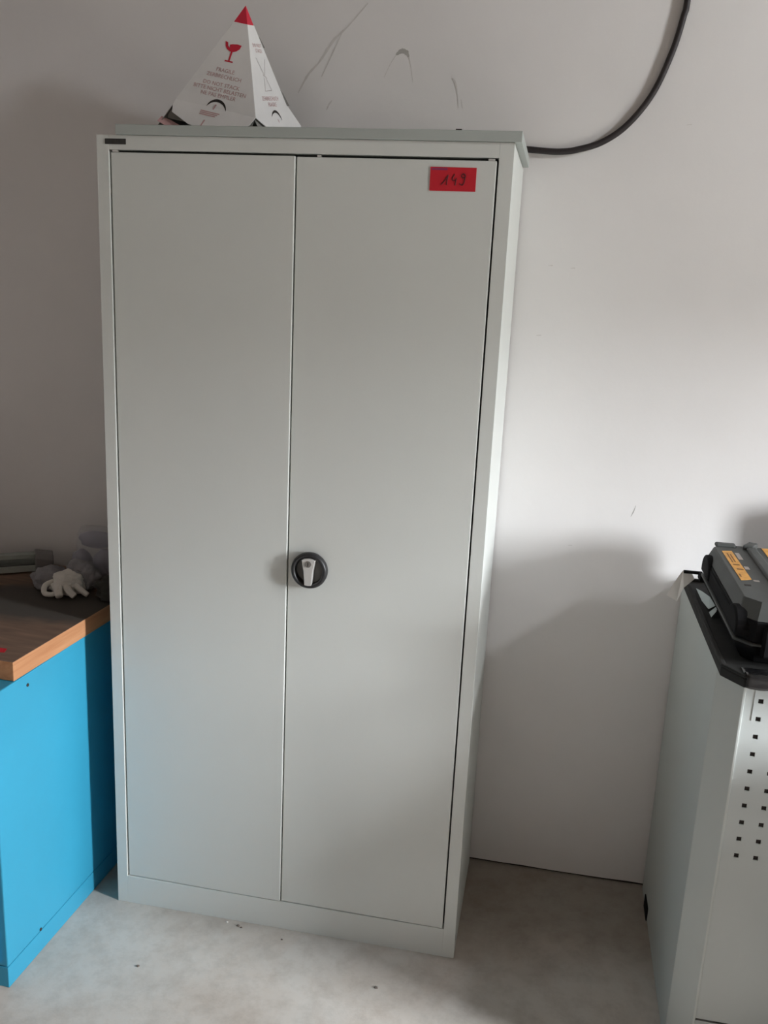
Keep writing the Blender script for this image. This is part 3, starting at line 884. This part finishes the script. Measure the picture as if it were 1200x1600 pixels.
# black bumpers wrapped round the left side and front
for (y, l) in ((0.205, 0.050), (-0.150, 0.046)):
    bm = bmesh.new()
    prof_b = [(y - l, CZ + 0.054)] + [(y - l * math.cos(R(a)), CZ + 0.068 + 0.036 * math.sin(R(a))) for a in range(0, 181, 15)] + [(y + l, CZ + 0.054)]
    loft(bm, [[Vector((cx0 - 0.007, a, b)) for a, b in prof_b], [Vector((cx0 + 0.030, a, b)) for a, b in prof_b]])
    obj('side_latch', bm, M['caseblk'], case, bevel=0.004)
obj('side_band', box(((cx0 - 0.003, -0.16, CZ + 0.054), (cx0 + 0.02, 0.21, CZ + 0.083))), M['caseblk'], case, bevel=0.004)
for x in (1.538,):
    bm = bmesh.new()
    l = 0.055
    prof_b = [(x - l, CZ + 0.020), (x - l, CZ + 0.078), (x - l * 0.7, CZ + 0.092), (x + l * 0.7, CZ + 0.092), (x + l, CZ + 0.078), (x + l, CZ + 0.020)]
    loft(bm, [[Vector((a, cy0 - 0.014, b)) for a, b in prof_b], [Vector((a, cy0 + 0.014, b)) for a, b in prof_b]])
    obj('front_latch', bm, M['caseblk'], case, bevel=0.005)
# raised parts of the lid
for x in (1.538,):
    obj('lid_rib', box(((x - 0.012, cy0 + 0.05, LZ - 0.003), (x + 0.012, cy1 - 0.018, LZ + 0.007))), M['case'], lid, bevel=0.004)
    bm = bmesh.new(); prism(bm, [(x - 0.020, 0.236), (x + 0.004, 0.232), (x + 0.020, 0.262), (x, 0.272)], LZ - 0.002, LZ + 0.012)
    obj('rib_stop', bm, M['case'], lid, bevel=0.003)
obj('lid_grip', box(((1.458, 0.243, LZ - 0.003), (1.505, 0.266, LZ + 0.007))), M['case'], lid, bevel=0.004)
bm = bmesh.new(); prism(bm, [(1.4655, 0.203), (1.489, 0.210), (1.4915, -0.014), (1.468, -0.026)], LZ + 0.0002, LZ + 0.0010)
lb = obj('label_sticker', bm, M['orange'], lid)
lb['label'] = 'orange-yellow label strip with brown print'
bm = bmesh.new()
for (x0, x1, y0, y1) in ((1.473, 1.476, 0.11, 0.185), (1.479, 1.482, 0.115, 0.180), (1.472, 1.486, 0.088, 0.096), (1.474, 1.488, 0.052, 0.062), (1.471, 1.474, 0.0, 0.02)):
    bx(bm, (x0, y0, LZ + 0.0009), (x1, y1, LZ + 0.0013))
obj('print', bm, M['labelink'], lb)['kind'] = 'stuff'
bm = bmesh.new()
for (x0, x1, y0, y1) in ((1.493, 1.503, 0.140, 0.196), (1.493, 1.503, 0.062, 0.084), (1.494, 1.506, -0.026, -0.016)):
    bx(bm, (x0, y0, LZ + 0.0002), (x1, y1, LZ + 0.0008))
obj('print', bm, M['labelgrey'], lid)['kind'] = 'stuff'
o = obj('label_sticker', box(((1.566, 0.0, LZ + 0.0002), (1.60, 0.2605, LZ + 0.0012))), M['orange'], lid)
obj('socket_hole', box(((1.469, -0.062, LZ - 0.004), (1.482, -0.052, LZ + 0.0006))), M['gap'], lid)
# carrying strap hook at the back corner with a paper tag
obj('strap_hook', box(((1.400, 0.292, MZ + 0.034), (1.446, 0.302, MZ + 0.041)), ((1.436, 0.262, MZ + 0.024), (1.446, 0.302, MZ + 0.041))), M['caseblk'], case, bevel=0.002)
bm = bmesh.new()
tp = [(1.398, 0.2965, MZ + 0.040), (1.420, 0.2960, MZ + 0.036), (1.428, 0.293, MZ + 0.022), (1.404, 0.285, MZ - 0.001), (1.391, 0.282, MZ - 0.037), (1.364, 0.283, MZ - 0.024), (1.380, 0.288, MZ + 0.010)]
bm.faces.new([bm.verts.new(p) for p in tp])
bmesh.ops.triangulate(bm, faces=bm.faces[:])
o = obj('paper_tag', bm, M['paper'], case, solid=0.0006); o['label'] = 'white paper tag hanging off the back corner'

# scraps of paper on the mat
for k, (pts, lab) in enumerate((
        ([(1.428, 0.255, 0.010), (1.436, 0.215, 0.016), (1.446, 0.165, 0.020), (1.452, 0.120, 0.014), (1.438, 0.120, 0.004), (1.432, 0.180, 0.003)], 'long pale paper scrap sticking out under the tool case'),
        ([(1.436, 0.098, 0.004), (1.456, 0.108, 0.020), (1.449, 0.085, 0.012), (1.436, 0.066, 0.003)], 'small triangular pale paper scrap beside the tool case, nearer the bench front'))):
    bm = bmesh.new()
    bm.faces.new([bm.verts.new((a, b, MZ + c)) for a, b, c in pts])
    bmesh.ops.triangulate(bm, faces=bm.faces[:])
    tag(obj('paper_scrap', bm, M['scrap'], solid=0.0005), lab, 'paper scrap', 'paper scraps under the tool case')

# ------------------------------------------------------------------ crumbs on the floor
for k, (x, y, s, m, lab) in enumerate((
        (0.348, -0.018, 0.0042, 'crumb', 'dark crumb on the floor at the cabinet foot, next to another'),
        (0.358, -0.022, 0.0032, 'crumb', 'small dark crumb on the floor at the cabinet foot, right of the bigger one'),
        (0.315, -0.012, 0.0036, 'crumbpale', 'white plaster crumb on the floor at the cabinet foot'),
        (0.16, -0.215, 0.0042, 'crumb', 'dark speck on the floor between blue and grey cabinets'),
        (0.745, -0.145, 0.0045, 'crumb', 'dark crumb on the floor before the right end of the cabinet'),
        (0.475, -0.04, 0.0028, 'crumb', 'tiny dark crumb on the floor below the cabinet middle'))):
    bm = bmesh.new(); lump(bm, (x, y, s * 0.35), (s, s * 0.7, s * 0.5), 11 + k, 0.4, 1.5, 2, 0.6)
    tag(obj('floor_crumb', bm, M[m]), lab, 'crumb', 'crumbs on the concrete floor')

# ------------------------------------------------------------------ unseen blockers added right of the view to shade cabinet, panel and wall
wbn = thing('cabinet_shade_block', 'slim grey block added out of view to shade the lower right of the cabinet', 'shade blocker', (1.84, -0.35, 0))
obj('block_body', box(((1.74, -0.415, 0.0), (1.94, -0.285, 0.80))), M['bench'], wbn, bevel=0.01)
obj('lid', box(((1.735, -0.42, 0.8005), (1.945, -0.28, 0.83))), M['dish'], wbn, bevel=0.01)
fb = thing('panel_shade_block', 'flat grey box added out of view to shade the lower perforated panel', 'box', (1.85, -0.24, 0))  # added blocker: darkens the lower part of the perforated panel
obj('body', box(((1.665, -0.270, 0.0), (2.10, -0.206, 0.50))), M['bench'], fb, bevel=0.004)
obj('lid', box(((1.662, -0.273, 0.5005), (2.103, -0.203, 0.53))), M['bench'], fb, bevel=0.004)
tb = thing('wall_shade_block', 'grey box added out of view on the right workbench to shade the wall', 'tool box', (1.96, 0.29, MZ))  # added blocker: darkens the wall above the tool case
obj('body', box(((1.80, 0.245, MZ), (2.12, 0.338, MZ + 0.200))), M['bench'], tb, bevel=0.006)
obj('lid', box(((1.797, 0.242, MZ + 0.2005), (2.123, 0.340, MZ + 0.235))), M['case'], tb, bevel=0.008)
